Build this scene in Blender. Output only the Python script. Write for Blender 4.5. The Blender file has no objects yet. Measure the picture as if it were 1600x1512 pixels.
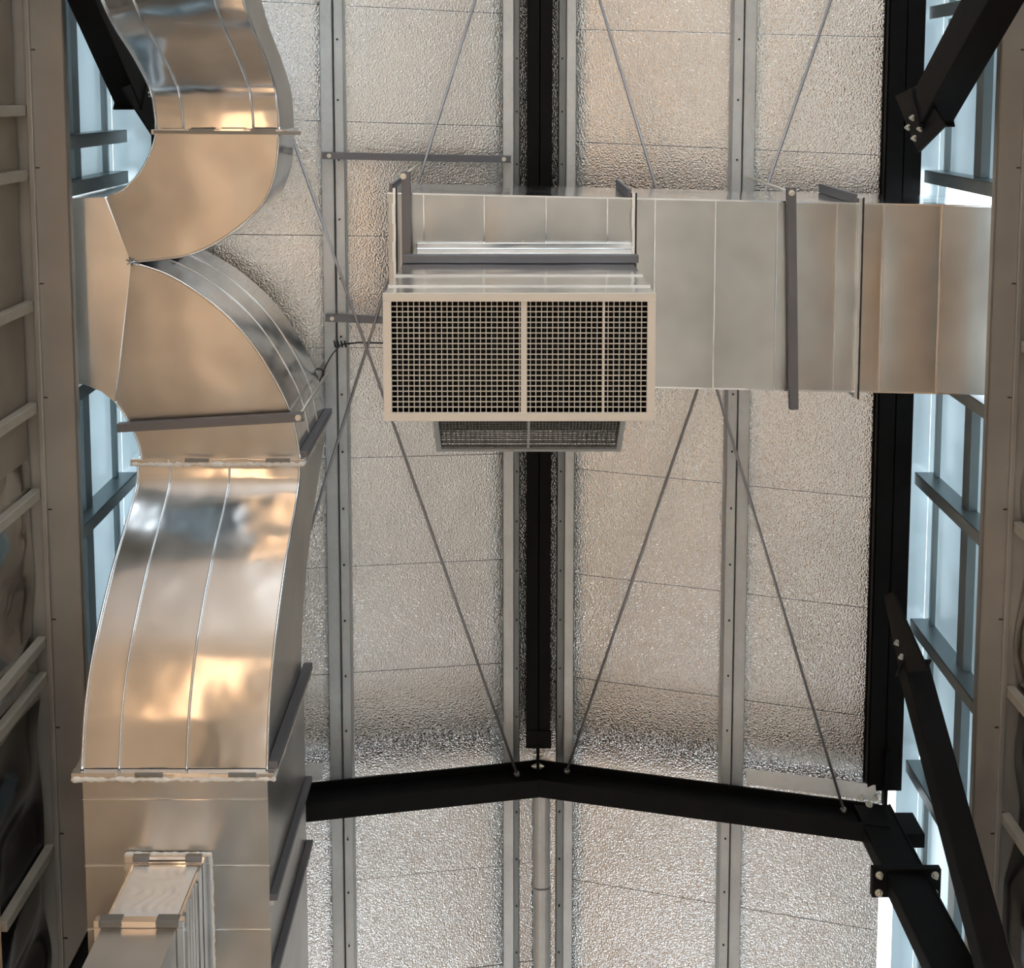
import bpy, math, random
from mathutils import Vector, Matrix
random.seed(7)
S = bpy.context.scene
COL = S.collection

# ------------------------------------------------------------------ camera, sky, exposure
CZ = 1.6                                   # camera height above the floor
FPX, PPX, PPY = 1800.0, 800.0, 305.0       # focal length and optical axis in 1600x1512 pixels
TH = math.atan(160.0 / FPX)                # tilt away from straight up, towards +Y
cam_d = bpy.data.cameras.new('camera'); cam = bpy.data.objects.new('camera', cam_d); COL.objects.link(cam)
cam_d.sensor_fit = 'HORIZONTAL'; cam_d.sensor_width = 36.0
cam_d.lens = 36.0 * FPX / 1600.0
cam_d.shift_y = (PPY - 756.0) / 1600.0
cam_d.clip_start = 0.05; cam_d.clip_end = 200
_v = Vector((0, math.sin(TH), math.cos(TH))); _r = Vector((1, 0, 0)); _u = _r.cross(_v)   # right x view -> image up
_u = (-_v).cross(_r)
_m = Matrix((( _r.x, _u.x, -_v.x, 0), (_r.y, _u.y, -_v.y, 0), (_r.z, _u.z, -_v.z, CZ), (0, 0, 0, 1)))
cam.matrix_world = _m
S.camera = cam

w = bpy.data.worlds.new('sky'); S.world = w; w.use_nodes = True
bg = w.node_tree.nodes['Background']
bg.inputs['Color'].default_value = (0.85, 0.935, 1.0, 1); bg.inputs['Strength'].default_value = 3.2
S.view_settings.view_transform = 'Standard'; S.view_settings.look = 'None'
S.view_settings.gamma = 1; S.view_settings.use_curve_mapping = False
S.view_settings.exposure = 0.40
S.cycles.max_bounces = 8; S.cycles.diffuse_bounces = 4; S.cycles.glossy_bounces = 5
ADDLIGHT_POWER = 32.0

def U(px, py, h):
    """world point seen at a pixel of the photograph, for a thing at height h above the camera"""
    a = (px - PPX) / FPX; b = (py - PPY) / FPX
    X = a; Y = math.sin(TH) + b * math.cos(TH); Z = math.cos(TH) - b * math.sin(TH)
    t = h / Z
    return Vector((X * t, Y * t, h + CZ))
def UY(py, h): return U(800, py, h).y
def UX(px, py, h): return U(px, py, h).x
def UP(px, py, x):
    """point of a vertical plane X = x seen at a pixel"""
    p = U(px, py, 1.0) - Vector((0, 0, CZ)); t = x / p.x
    return p * t + Vector((0, 0, CZ))

# ------------------------------------------------------------------ materials
MATS = {}
def new_mat(name):
    m = bpy.data.materials.new(name); m.use_nodes = True
    nt = m.node_tree; MATS[name] = m
    return m, nt, nt.nodes['Principled BSDF']
def node(nt, t, **kw):
    n = nt.nodes.new(t)
    for k, v in kw.items():
        if k in n.inputs: n.inputs[k].default_value = v
        else: setattr(n, k, v)
    return n
def metal(name, col, rough, metallic=1.0, wave=(2.2, 0.02), fine=(0, 0), spangle=0.0, var=0.06, rvar=0.08, stain=None):
    m, nt, b = new_mat(name); L = nt.links
    b.inputs['Metallic'].default_value = metallic
    tc = node(nt, 'ShaderNodeTexCoord')
    n1 = node(nt, 'ShaderNodeTexNoise', Scale=3.0, Detail=2.0)
    L.new(tc.outputs['Object'], n1.inputs['Vector'])
    r = node(nt, 'ShaderNodeValToRGB')
    lo = [max(0, c * (1 - var)) for c in col]; hi = [min(1, c * (1 + var)) for c in col]
    r.color_ramp.elements[0].color = (*lo, 1); r.color_ramp.elements[0].position = 0.35
    r.color_ramp.elements[1].color = (*hi, 1); r.color_ramp.elements[1].position = 0.65
    L.new(n1.outputs['Fac'], r.inputs['Fac'])
    colout = r.outputs['Color']
    if spangle:
        v = node(nt, 'ShaderNodeTexVoronoi', Scale=45.0); L.new(tc.outputs['Object'], v.inputs['Vector'])
        mx = node(nt, 'ShaderNodeMix', data_type='RGBA', blend_type='OVERLAY'); mx.inputs[0].default_value = spangle
        L.new(colout, mx.inputs[6]); L.new(v.outputs['Color'], mx.inputs[7])
        hs = node(nt, 'ShaderNodeHueSaturation', Saturation=0.5); L.new(mx.outputs[2], hs.inputs['Color']); colout = hs.outputs['Color']
    if stain:
        n3 = node(nt, 'ShaderNodeTexNoise', Scale=9.0, Detail=6.0, Roughness=0.7); L.new(tc.outputs['Object'], n3.inputs['Vector'])
        r3 = node(nt, 'ShaderNodeValToRGB'); r3.color_ramp.elements[0].position = 0.52; r3.color_ramp.elements[1].position = 0.85
        L.new(n3.outputs['Fac'], r3.inputs['Fac'])
        mx3 = node(nt, 'ShaderNodeMix', data_type='RGBA'); L.new(r3.outputs['Color'], mx3.inputs[0])
        L.new(colout, mx3.inputs[6]); mx3.inputs[7].default_value = (*stain, 1); colout = mx3.outputs[2]
    L.new(colout, b.inputs['Base Color'])
    mr = node(nt, 'ShaderNodeMapRange'); mr.inputs['To Min'].default_value = max(0.02, rough - rvar); mr.inputs['To Max'].default_value = rough + rvar
    n2 = node(nt, 'ShaderNodeTexNoise', Scale=4.0, Detail=2.0); L.new(tc.outputs['Object'], n2.inputs['Vector'])
    L.new(n2.outputs['Fac'], mr.inputs['Value']); L.new(mr.outputs['Result'], b.inputs['Roughness'])
    prev = None
    if wave[1]:
        nw = node(nt, 'ShaderNodeTexNoise', Scale=wave[0], Detail=1.5); L.new(tc.outputs['Object'], nw.inputs['Vector'])
        bp = node(nt, 'ShaderNodeBump', Strength=1.0, Distance=wave[1]); L.new(nw.outputs['Fac'], bp.inputs['Height']); prev = bp
    if fine[1]:
        vf = node(nt, 'ShaderNodeTexNoise', Scale=fine[0], Detail=1.0, Roughness=0.4); L.new(tc.outputs['Object'], vf.inputs['Vector'])
        bp2 = node(nt, 'ShaderNodeBump', Strength=1.0, Distance=fine[1]); L.new(vf.outputs['Fac'], bp2.inputs['Height'])
        if prev: L.new(prev.outputs['Normal'], bp2.inputs['Normal'])
        prev = bp2
    if prev: L.new(prev.outputs['Normal'], b.inputs['Normal'])
    return m
def plain(name, col, rough=0.6, metallic=0.0, var=0.08, scale=8.0, bump=0.0):
    m, nt, b = new_mat(name); L = nt.links
    tc = node(nt, 'ShaderNodeTexCoord'); n1 = node(nt, 'ShaderNodeTexNoise', Scale=scale, Detail=5.0)
    L.new(tc.outputs['Object'], n1.inputs['Vector'])
    r = node(nt, 'ShaderNodeValToRGB')
    r.color_ramp.elements[0].color = (*[c * (1 - var) for c in col], 1); r.color_ramp.elements[1].color = (*[min(1, c * (1 + var)) for c in col], 1)
    r.color_ramp.elements[0].position = 0.3; r.color_ramp.elements[1].position = 0.7
    L.new(n1.outputs['Fac'], r.inputs['Fac']); L.new(r.outputs['Color'], b.inputs['Base Color'])
    b.inputs['Roughness'].default_value = rough; b.inputs['Metallic'].default_value = metallic
    if bump:
        bp = node(nt, 'ShaderNodeBump', Strength=1.0, Distance=bump); L.new(n1.outputs['Fac'], bp.inputs['Height']); L.new(bp.outputs['Normal'], b.inputs['Normal'])
    return m
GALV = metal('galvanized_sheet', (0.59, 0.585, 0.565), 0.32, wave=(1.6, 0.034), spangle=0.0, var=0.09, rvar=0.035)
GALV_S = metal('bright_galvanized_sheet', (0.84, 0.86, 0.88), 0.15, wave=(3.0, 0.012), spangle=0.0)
FOIL = metal('embossed_foil_board', (0.82, 0.825, 0.825), 0.19, wave=(1.6, 0.004), fine=(105.0, 0.0042), var=0.03, rvar=0.03)
CRINK = metal('crinkled_foil_tape', (0.93, 0.95, 0.97), 0.36, metallic=0.6, wave=(6.0, 0.01), var=0.03, rvar=0.05)
FOILW = metal('shiny_wall_foil', (0.46, 0.44, 0.41), 0.18, wave=(4.0, 0.03), var=0.15)
KRAFT = metal('dull_kraft_lining', (0.25, 0.215, 0.175), 0.5, metallic=0.35, wave=(2.0, 0.01), var=0.12)
FILM = plain('black_plastic_film', (0.012, 0.012, 0.013), 0.18, var=0.3)
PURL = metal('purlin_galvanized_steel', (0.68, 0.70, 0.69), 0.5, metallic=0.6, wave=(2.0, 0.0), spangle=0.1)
PURLD = metal('weathered_purlin_steel', (0.30, 0.31, 0.31), 0.5, wave=(2.0, 0.0))  # darker copy of purlin steel; carries the inner legs' shade in its colour
STRUT = metal('strut_channel_steel', (0.20, 0.20, 0.22), 0.45, metallic=0.7, wave=(2, 0))
CHAN = metal('beige_channel_steel', (0.40, 0.38, 0.35), 0.48, metallic=0.75, wave=(1.5, 0.006))
BLACK = plain('black_painted_steel', (0.005, 0.0046, 0.0046), 0.6, var=0.25)
BLACK.node_tree.nodes['Principled BSDF'].inputs['Specular IOR Level'].default_value = 0.14
BOLT = metal('zinc_bolt', (0.80, 0.77, 0.68), 0.4, metallic=0.8, wave=(1, 0))
ROD = metal('tie_rod_steel', (0.38, 0.36, 0.36), 0.45, metallic=0.8, wave=(1, 0))
FRAME = plain('cream_grille_frame', (0.76, 0.71, 0.64), 0.45, var=0.03)
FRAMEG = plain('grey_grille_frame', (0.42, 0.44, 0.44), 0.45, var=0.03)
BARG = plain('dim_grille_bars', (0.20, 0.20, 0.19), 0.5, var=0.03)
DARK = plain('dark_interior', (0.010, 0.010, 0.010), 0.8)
BLADE = plain('dark_louvre_blade', (0.015, 0.015, 0.015), 0.5)
SEAL = plain('white_duct_sealant', (0.80, 0.78, 0.74), 0.6, var=0.1, scale=30)
GIRT = metal('blue_grey_post_steel', (0.24, 0.285, 0.30), 0.35, metallic=0.7, wave=(2, 0))
GREYW = plain('grey_painted_lining', (0.42, 0.41, 0.38), 0.6, var=0.12, scale=2)
PLY = plain('warm_plywood', (0.60, 0.40, 0.245), 0.55, var=0.15, scale=3)
FLOOR = plain('pale_concrete', (0.57, 0.555, 0.525), 0.6, var=0.3, scale=0.7)
BATT = plain('pale_timber_batten', (0.30, 0.27, 0.225), 0.6, var=0.12)
ROOFT = plain('outer_roof_sheet', (0.10, 0.10, 0.10), 0.7)
CABLE = plain('black_cable', (0.015, 0.015, 0.015), 0.5)
# daylight pane: frosted sheet that scatters the sky behind it
m, nt, b = new_mat('frosted_daylight_pane')
L = nt.links
tr = node(nt, 'ShaderNodeBsdfTranslucent'); tr.inputs['Color'].default_value = (0.56, 0.62, 0.64, 1)
gl = node(nt, 'ShaderNodeBsdfGlossy'); gl.inputs['Color'].default_value = (0.75, 0.8, 0.82, 1); gl.inputs['Roughness'].default_value = 0.28
tc = node(nt, 'ShaderNodeTexCoord'); nz = node(nt, 'ShaderNodeTexNoise', Scale=1.7, Detail=2.0); L.new(tc.outputs['Object'], nz.inputs['Vector'])
rp = node(nt, 'ShaderNodeMapRange'); rp.inputs['To Min'].default_value = 0.30; rp.inputs['To Max'].default_value = 0.75
L.new(nz.outputs['Fac'], rp.inputs['Value'])
mxs = node(nt, 'ShaderNodeMixShader'); L.new(rp.outputs['Result'], mxs.inputs[0]); L.new(tr.outputs[0], mxs.inputs[1]); L.new(gl.outputs[0], mxs.inputs[2])
L.new(mxs.outputs[0], nt.nodes['Material Output'].inputs['Surface']); nt.nodes.remove(b)
PANE = m
m, nt, b = new_mat('lamp_diffuser')
b.inputs['Emission Color'].default_value = (1.0, 0.965, 0.90, 1); b.inputs['Emission Strength'].default_value = ADDLIGHT_POWER
ADDLIGHT = m
m, nt, b = new_mat('warm_lamp_diffuser')
b.inputs['Emission Color'].default_value = (1.0, 0.60, 0.32, 1); b.inputs['Emission Strength'].default_value = 9.0
ADDWARM = m

# ------------------------------------------------------------------ mesh helpers
class MB:
    def __init__(s): s.v = []; s.f = []; s.sm = []
    def add(s, vs, fs, smooth=False):
        o = len(s.v); s.v += [Vector(p) for p in vs]; s.f += [[i + o for i in f] for f in fs]; s.sm += [smooth] * len(fs); return s
    def box(s, x0, x1, y0, y1, z0, z1):
        vs = [(x, y, z) for z in (z0, z1) for y in (y0, y1) for x in (x0, x1)]
        return s.add(vs, [(0, 2, 3, 1), (4, 5, 7, 6), (0, 1, 5, 4), (2, 6, 7, 3), (0, 4, 6, 2), (1, 3, 7, 5)])
    def hexa(s, lo, hi):                       # two quads of matching corners
        return s.add(list(lo) + list(hi), [(3, 2, 1, 0), (4, 5, 6, 7), (0, 1, 5, 4), (1, 2, 6, 5), (2, 3, 7, 6), (3, 0, 4, 7)])
    def bar(s, p, q, wdt, dep, up=(0, 0, 1)):    # oriented bar; wdt across, dep along 'up'
        p = Vector(p); q = Vector(q); d = (q - p).normalized(); up = Vector(up)
        a = d.cross(up).normalized() * wdt / 2; b2 = a.cross(d).normalized() * dep / 2
        lo = [p - a - b2, p + a - b2, p + a + b2, p - a + b2]; hi = [x + (q - p) for x in lo]
        return s.hexa(lo, hi)
    def extr(s, prof, p, q, ex, ey):           # profile [(a,b)] in axes ex,ey swept p->q, closed prism
        p = Vector(p); q = Vector(q); ex = Vector(ex); ey = Vector(ey); n = len(prof)
        vs = [p + ex * a + ey * c for a, c in prof] + [q + ex * a + ey * c for a, c in prof]
        fs = [[i, (i + 1) % n, n + (i + 1) % n, n + i] for i in range(n)] + [list(range(n))[::-1], list(range(n, 2 * n))]
        return s.add(vs, fs)
    def tube(s, pts, r, n=10, cap=True):
        pts = [Vector(p) for p in pts]; rings = []
        rr = r if isinstance(r, (list, tuple)) else [r] * len(pts)
        prev = None
        vs = []
        for i, p in enumerate(pts):
            d = (pts[min(i + 1, len(pts) - 1)] - pts[max(i - 1, 0)]).normalized()
            a = d.orthogonal().normalized() if prev is None else (prev - d * prev.dot(d)).normalized()
            prev = a; b2 = d.cross(a)
            vs += [p + (a * math.cos(t) + b2 * math.sin(t)) * rr[i] for t in [2 * math.pi * k / n for k in range(n)]]
        fs = [[i * n + k, i * n + (k + 1) % n, (i + 1) * n + (k + 1) % n, (i + 1) * n + k] for i in range(len(pts) - 1) for k in range(n)]
        s.add(vs, fs, True)
        if cap:
            o = len(s.v) - len(vs)
            s.f += [[o + k for k in range(n)][::-1], [o + (len(pts) - 1) * n + k for k in range(n)]]; s.sm += [False, False]
        return s
    def build(s, name, mat, parent=None, bevel=0.0, kind=None):
        off = parent_world(parent)
        me = bpy.data.meshes.new(name); me.from_pydata([tuple(p - off) for p in s.v], [], s.f); me.materials.append(mat)
        me.polygons.foreach_set('use_smooth', s.sm); me.update()
        import bmesh as _b
        bm = _b.new(); bm.from_mesh(me); _b.ops.recalc_face_normals(bm, faces=bm.faces); bm.to_mesh(me); bm.free()
        o = bpy.data.objects.new(name, me); COL.objects.link(o)
        if parent: o.parent = parent
        if bevel:
            md = o.modifiers.new('bevel', 'BEVEL'); md.width = bevel; md.segments = 2; md.limit_method = 'ANGLE'; md.angle_limit = math.radians(40)
        if kind: o['kind'] = kind
        return o
def parent_world(p):
    v = Vector((0, 0, 0))
    while p is not None: v += p.location; p = p.parent
    return v
def thing(name, label, cat, loc, group=None, kind=None):
    o = bpy.data.objects.new(name, None); COL.objects.link(o); o.empty_display_size = 0.1
    o.location = loc; o['label'] = label; o['category'] = cat
    if group: o['group'] = group
    if kind: o['kind'] = kind
    return o
def tag(o, label, cat, group=None, kind=None):
    o['label'] = label; o['category'] = cat
    if group: o['group'] = group
    if kind: o['kind'] = kind
    return o
# bolt mesh shared by every bolt: hexagonal head, washer and thread stub along +Z
_bm = MB()
_bm.tube([(0, 0, 0), (0, 0, 0.004)], 0.017, 12); _bm.tube([(0, 0, 0.004), (0, 0, 0.016)], 0.012, 6); _bm.tube([(0, 0, 0.016), (0, 0, 0.026)], 0.006, 8)
_tmp = _bm.build('bolt', BOLT); BOLTMESH = _tmp.data; bpy.data.objects.remove(_tmp)
for p in BOLTMESH.polygons: p.use_smooth = False
def bolt(parent, pos, axis, scale=1.0, name='bolt'):
    o = bpy.data.objects.new(name, BOLTMESH); COL.objects.link(o); o.parent = parent
    o.location = Vector(pos) - parent_world(parent)
    o.rotation_mode = 'QUATERNION'; o.rotation_quaternion = Vector((0, 0, 1)).rotation_difference(Vector(axis)); o.scale = (scale,) * 3
    return o
def lerp(a, b, t): return a + (b - a) * t
def resample(pts, n):
    pts = [Vector(p) for p in pts]; d = [0]
    for a, b2 in zip(pts, pts[1:]): d.append(d[-1] + (b2 - a).length)
    out = []
    for k in range(n):
        t = d[-1] * k / (n - 1); i = 0
        while i < len(d) - 2 and d[i + 1] < t: i += 1
        out.append(pts[i].lerp(pts[i + 1], (t - d[i]) / max(1e-9, d[i + 1] - d[i])))
    return out
def smooth_curve(pts, n):
    """Catmull-Rom through points, n samples"""
    P = [Vector(p) for p in pts]; P = [P[0] * 2 - P[1]] + P + [P[-1] * 2 - P[-2]]; out = []
    for i in range(1, len(P) - 2):
        for k in range(12):
            t = k / 12; a, b2, c, d = P[i - 1], P[i], P[i + 1], P[i + 2]
            out.append(0.5 * (2 * b2 + (c - a) * t + (2 * a - 5 * b2 + 4 * c - d) * t * t + (3 * b2 - a - 3 * c + d) * t ** 3))
    out.append(P[-2]); return resample(out, n)

# ------------------------------------------------------------------ key dimensions (heights above the camera)
XR = 0.166                     # ridge line
RIDGE_H, SLOPE = 6.92, 0.20
def zb(x): return RIDGE_H - SLOPE * abs(x - XR)         # underside of the insulation boards
def zp(x): return zb(x) - 0.14                          # underside of the purlins
YA, YB = -7.5, 12.0            # hall ends
H_EDGE = 5.40                  # underside of the channel on top of the lower walls
H_EAVE = 6.42                  # underside of the eave beams
XWL, XWR = -2.29, 2.44         # faces of the lower walls
XPL, XPR = -2.26, 2.42         # planes of the daylight bands
YF = UY(1222, 6.6)             # gable frame position

# ------------------------------------------------------------------ structure: floor and walls of the hall
fl = MB().box(XWL - 0.3, XWR + 0.3, YA, YB, -0.1, 0.0).build('floor', FLOOR)
tag(fl, 'pale concrete floor of the hall below', 'floor', kind='structure')
def low_wall(name, x, sgn, label):
    root = thing(name, label, 'wall', (x, 0, 0), kind='structure')
    xa, xb = min(x, x + sgn * 0.2), max(x, x + sgn * 0.2)
    if sgn < 0:
        MB().box(xa, xb, YA, YB, 0, 6.45).build('wall_lining', PLY, root)
    else:
        for a in ((YA, YB, 0, 0.9), (YA, YB, 3.3, 5.5), (YA, -3.6, 0.9, 3.3), (-1.4, 0.4, 0.9, 3.3), (2.6, 4.4, 0.9, 3.3), (6.6, YB, 0.9, 3.3)):
            MB().box(xa, xb, *a).build('wall_lining', GREYW, root)
        MB().box(xa, xb, YA, YB, 5.5, 6.45).build('wall_lining', PLY, root)
    # wrinkled foil above the lining, real relief
    z0, z1 = 6.45, H_EDGE + CZ - 0.005
    rng = random.Random(3 if sgn < 0 else 5)
    waves = [(rng.uniform(3, 14), rng.uniform(-9, 9), rng.uniform(0, 6.3), rng.uniform(0.003, 0.009)) for _ in range(10)]
    for nm, mt, y0, y1, amp in (('kraft_lining', KRAFT, -2.2, 1.75, 0.15), ('insulation_foil', FOILW, 1.75, 2.95, 0.9), ('plastic_film', FILM, 2.95, 8.0, 1.1)):
        ny, nz = int((y1 - y0) * 30), 20; vs = []; fs = []
        for j in range(nz + 1):
            for i in range(ny + 1):
                y = lerp(y0, y1, i / ny); z = lerp(z0, z1, j / nz)
                d = sum(a * math.sin(ky * y + kz * z + ph) for ky, kz, ph, a in waves) * amp
                vs.append((x + sgn * (0.03 + max(-0.028, min(0.045, d))), y, z))
        for j in range(nz):
            for i in range(ny):
                k = j * (ny + 1) + i; fs.append((k, k + 1, k + ny + 2, k + ny + 1))
        mb = MB(); mb.add(vs, fs, True); mb.build(nm, mt, root)
    MB().box(min(x + sgn * 0.08, x + sgn * 0.2), max(x + sgn * 0.08, x + sgn * 0.2), YA, YB, 6.45, H_EDGE + CZ - 0.004).build('wall_sheet', ROOFT, root)
    return root
wl = low_wall('wall_left', XWL, -1, 'dull wrinkled foil wall with battens along the left edge')
wr = low_wall('wall_right', XWR, 1, 'dark foil lined wall at the far right edge')
for k, (a, c) in enumerate(((-3.6, -1.4), (0.4, 2.6), (4.4, 6.6))):  # added low windows, unseen, for cool light and duct reflections
    t = thing('window_%d' % (k + 3), 'frosted low side window of the hall, below the view, %s from the doorway' % ('first', 'second', 'third')[k], 'window', (XWR, (a + c) / 2, 0.9), kind='structure')
    for u in (a, (a + c) / 2):
        MB().box(XWR + 0.09, XWR + 0.10, u + 0.04, u + (c - a) / 2 - 0.04, 0.94, 3.26).build('pane', PANE, t)
    for q in ((a, a + 0.04), ((a + c) / 2 - 0.04, (a + c) / 2 + 0.04), (c - 0.04, c)):
        MB().box(XWR + 0.06, XWR + 0.13, *q, 0.9, 3.3).build('window_frame', FRAMEG, t)
def batten(root, x, sgn, y, wd=0.05):
    MB().box(min(x - sgn * 0.025, x + sgn * 0.02), max(x - sgn * 0.025, x + sgn * 0.02), y - wd / 2, y + wd / 2, 6.46, H_EDGE + CZ).build('batten', BATT, root, bevel=0.004)
for px, py in ((48, 173), (50, 275), (56, 482), (64, 642), (70, 778), (77, 1012), (84, 1068), (95, 1340)):
    batten(wl, XWL, -1, UY(py, 5.33), 0.05)
for py in (160, 350, 545, 830, 1090, 1290):
    batten(wr, XWR, 1, UY(py, 5.33), 0.05)
# end walls: the near end is a wide open doorway, the far end has a window
wn = thing('wall_back', 'end wall with wide open doorway letting daylight in', 'wall', (0, YA, 0), kind='structure')
for nm, a in (('door_pier', (XWL - 0.3, XWL + 0.35, YA - 0.2, YA, 0, 5.4)), ('door_pier', (XWR - 0.35, XWR + 0.3, YA - 0.2, YA, 0, 5.4)), ('gable_panel', (XWL - 0.3, XWR + 0.3, YA - 0.2, YA, 5.4, 8.8))):
    MB().box(*a).build(nm, GREYW, wn)
wf = thing('wall_front', 'far end wall with a plywood lining and one window opening', 'wall', (0, YB, 0), kind='structure')
for a in ((XWL - 0.3, -0.9, YB, YB + 0.2, 0, 8.8), (1.1, XWR + 0.3, YB, YB + 0.2, 0, 8.8), (-0.9, 1.1, YB, YB + 0.2, 4.2, 8.8), (-0.9, 1.1, YB, YB + 0.2, 0, 1.0)):
    MB().box(*a).build('wall_panel', PLY, wf)

# ------------------------------------------------------------------ ceiling: foil faced boards
ceil = thing('ceiling', 'silver foil faced insulation boards forming a low gable ceiling', 'ceiling', (XR, 1.5, RIDGE_H + CZ), kind='structure')
SK = 0.036                                    # boards are laid slightly out of square
def boards(sgn, y_first, x_end):
    k0 = int((YA - y_first) / 0.666); k1 = int((YB - y_first) / 0.666) + 1
    for k in range(k0, k1):
        ya = y_first + 0.666 * k + 0.0015; yb = ya + 0.666 - 0.003
        if yb < -2.2 or ya > 7.0: continue
        rng = random.Random(k * 7 + (1 if sgn > 0 else 50)); t0, t1 = rng.uniform(-0.0015, 0.0015), rng.uniform(-0.0015, 0.0015)
        mb = MB(); xs = [XR + sgn * 0.002, x_end]
        lo = []; hi = []
        for x, y, t in ((xs[0], ya, t0), (xs[1], ya, t0), (xs[1], yb, t1), (xs[0], yb, t1)):
            yy = y + SK * (x - XR)
            lo.append((x, yy, zb(x) + CZ + t)); hi.append((x, yy, zb(x) + CZ + 0.05))
        mb.hexa(lo, hi); mb.build('insulation_board', FOIL, ceil, bevel=0.0012)
    lo = [(XR, YA, zb(XR) + CZ + 0.055), (x_end, YA, zb(x_end) + CZ + 0.055), (x_end, YB, zb(x_end) + CZ + 0.055), (XR, YB, zb(XR) + CZ + 0.055)]
    MB().hexa(lo, [(a, b2, c + 0.03) for a, b2, c in lo]).build('roof_sheet', ROOFT, ceil)
boards(-1, -0.48 + SK * 0.6, -2.02)
boards(1, -0.36 - SK * 0.6, 2.20)

# ------------------------------------------------------------------ purlins and beams
Y0P, Y1P = -2.4, 7.2
def screws(parent, x, z, ys, name='screw_row'):
    mb = MB()
    for y in ys: mb.tube([(x, y, z), (x, y, z - 0.006)], 0.0065, 6)
    mb.build(name, CABLE, parent, kind='stuff')
def zslope(sgn): return Vector((sgn, 0, -SLOPE)).normalized()
def outer_purlin(px0, px1, label, sgn):
    xa, xb = UX(px0, 600, 6.56), UX(px1, 600, 6.56); xm = lerp(xa, xb, 0.56 if sgn < 0 else 0.46)
    t = thing('purlin', label, 'purlin', ((xa + xb) / 2, 2, zp(xm) + CZ), 'steel purlins under the boards')
    for a, c, dz in ((xa, xm - 0.003, 0.0), (xm + 0.003, xb, 0.006)):
        z = zp(xm) + CZ + dz; web_left = (a == xa)
        wx = a if not web_left else c
        prof = [(a, 0), (c, 0), (c, 0.004), (a, 0.004)]
        mb = MB(); mb.extr([(x_, y_) for x_, y_ in prof], (0, Y0P, z), (0, Y1P, z), (1, 0, 0), (0, 0, 1))
        wa, wb2 = (c - 0.005, c) if web_left else (a, a + 0.005)
        mb.box(wa, wb2, Y0P, Y1P, z, zb(xm) + CZ - 0.004)
        la, lb = (a, a + 0.004) if web_left else (c - 0.004, c)
        mb.box(la, lb, Y0P, Y1P, z, z + 0.03)
        mb.box(a, c, Y0P, Y1P, zb(xm) + CZ - 0.012 - 0.02, zb(xm) + CZ - 0.022)
        mb.build('channel', PURL, t, bevel=0.0015)
    screws(t, lerp(xm, xb, 0.45) if sgn < 0 else lerp(xa, xm, 0.5), zp(xm) + CZ + 0.001, [-0.3 + 0.34 * k for k in range(20)])
    return t
outer_purlin(508, 543, 'galvanized double channel purlin on the left, beside the curved duct', -1)
outer_purlin(1137, 1172, 'galvanized double channel purlin on the right, crossing above the long duct', 1)
def inner_purlin(px0, px1, pd, label, sgn):
    xa, xb = UX(px0, 600, 6.74), UX(px1, 600, 6.74); z = zp((xa + xb) / 2) + CZ
    t = thing('purlin', label, 'purlin', ((xa + xb) / 2, 2, z), 'steel purlins under the boards')
    mb = MB(); mb.box(xa, xb, Y0P, Y1P, z, z + 0.004)
    wx = xb if sgn < 0 else xa
    mb.box(min(wx, wx - sgn * -0.005), max(wx, wx - sgn * -0.005), Y0P, Y1P, z, z + 0.115)
    ox = xa if sgn < 0 else xb
    mb.box(min(ox, ox + sgn * -0.004), max(ox, ox + sgn * -0.004), Y0P, Y1P, z, z + 0.03)
    mb.build('channel', PURL, t, bevel=0.0015)
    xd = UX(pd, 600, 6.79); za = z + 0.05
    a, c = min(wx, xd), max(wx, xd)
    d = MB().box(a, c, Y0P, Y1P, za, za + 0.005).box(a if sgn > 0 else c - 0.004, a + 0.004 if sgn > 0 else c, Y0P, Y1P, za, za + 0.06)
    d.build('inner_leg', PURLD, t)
    screws(t, (a + c) / 2, za + 0.001, [-0.2 + 0.31 * k for k in range(22)])
    return t
inner_purlin(786, 803, 812, 'slim galvanized purlin left of the black ridge beam', -1)
inner_purlin(883, 898, 871, 'slim galvanized purlin right of the black ridge beam', 1)
# ridge beam
xa, xb = UX(823.5, 600, 6.66), UX(861.5, 600, 6.66); yend = UY(1168, 6.66)
t = thing('ridge_beam', 'black steel ridge beam running down the middle of the ceiling', 'beam', ((xa + xb) / 2, 2, 6.66 + CZ))
z = 6.66 + CZ; xm = (xa + xb) / 2
mb = MB(); mb.box(xa, xb, -2.4, yend, z, z + 0.012).box(xm - 0.005, xm + 0.005, -2.4, yend, z, z + 0.20).box(xa, xb, -2.4, yend, z + 0.19, z + 0.20)
mb.build('i_section', BLACK, t, bevel=0.002)
MB().box(xa - 0.004, xb + 0.006, yend - 0.11, yend, z - 0.008, z).build('end_plate', BLACK, t)
MB().box(xm - 0.012, xm + 0.006, yend - 0.02, YF + 0.02, z - 0.02, z + 0.14).build('cleat_plate', BLACK, t)
for dy in (0.055, 0.13):
    bolt(t, (xm - 0.012, yend + dy, z + 0.02), (-1, 0, 0), 1.1); bolt(t, (xm + 0.006, yend + dy, z + 0.02), (1, 0, 0), 1.1)
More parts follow.
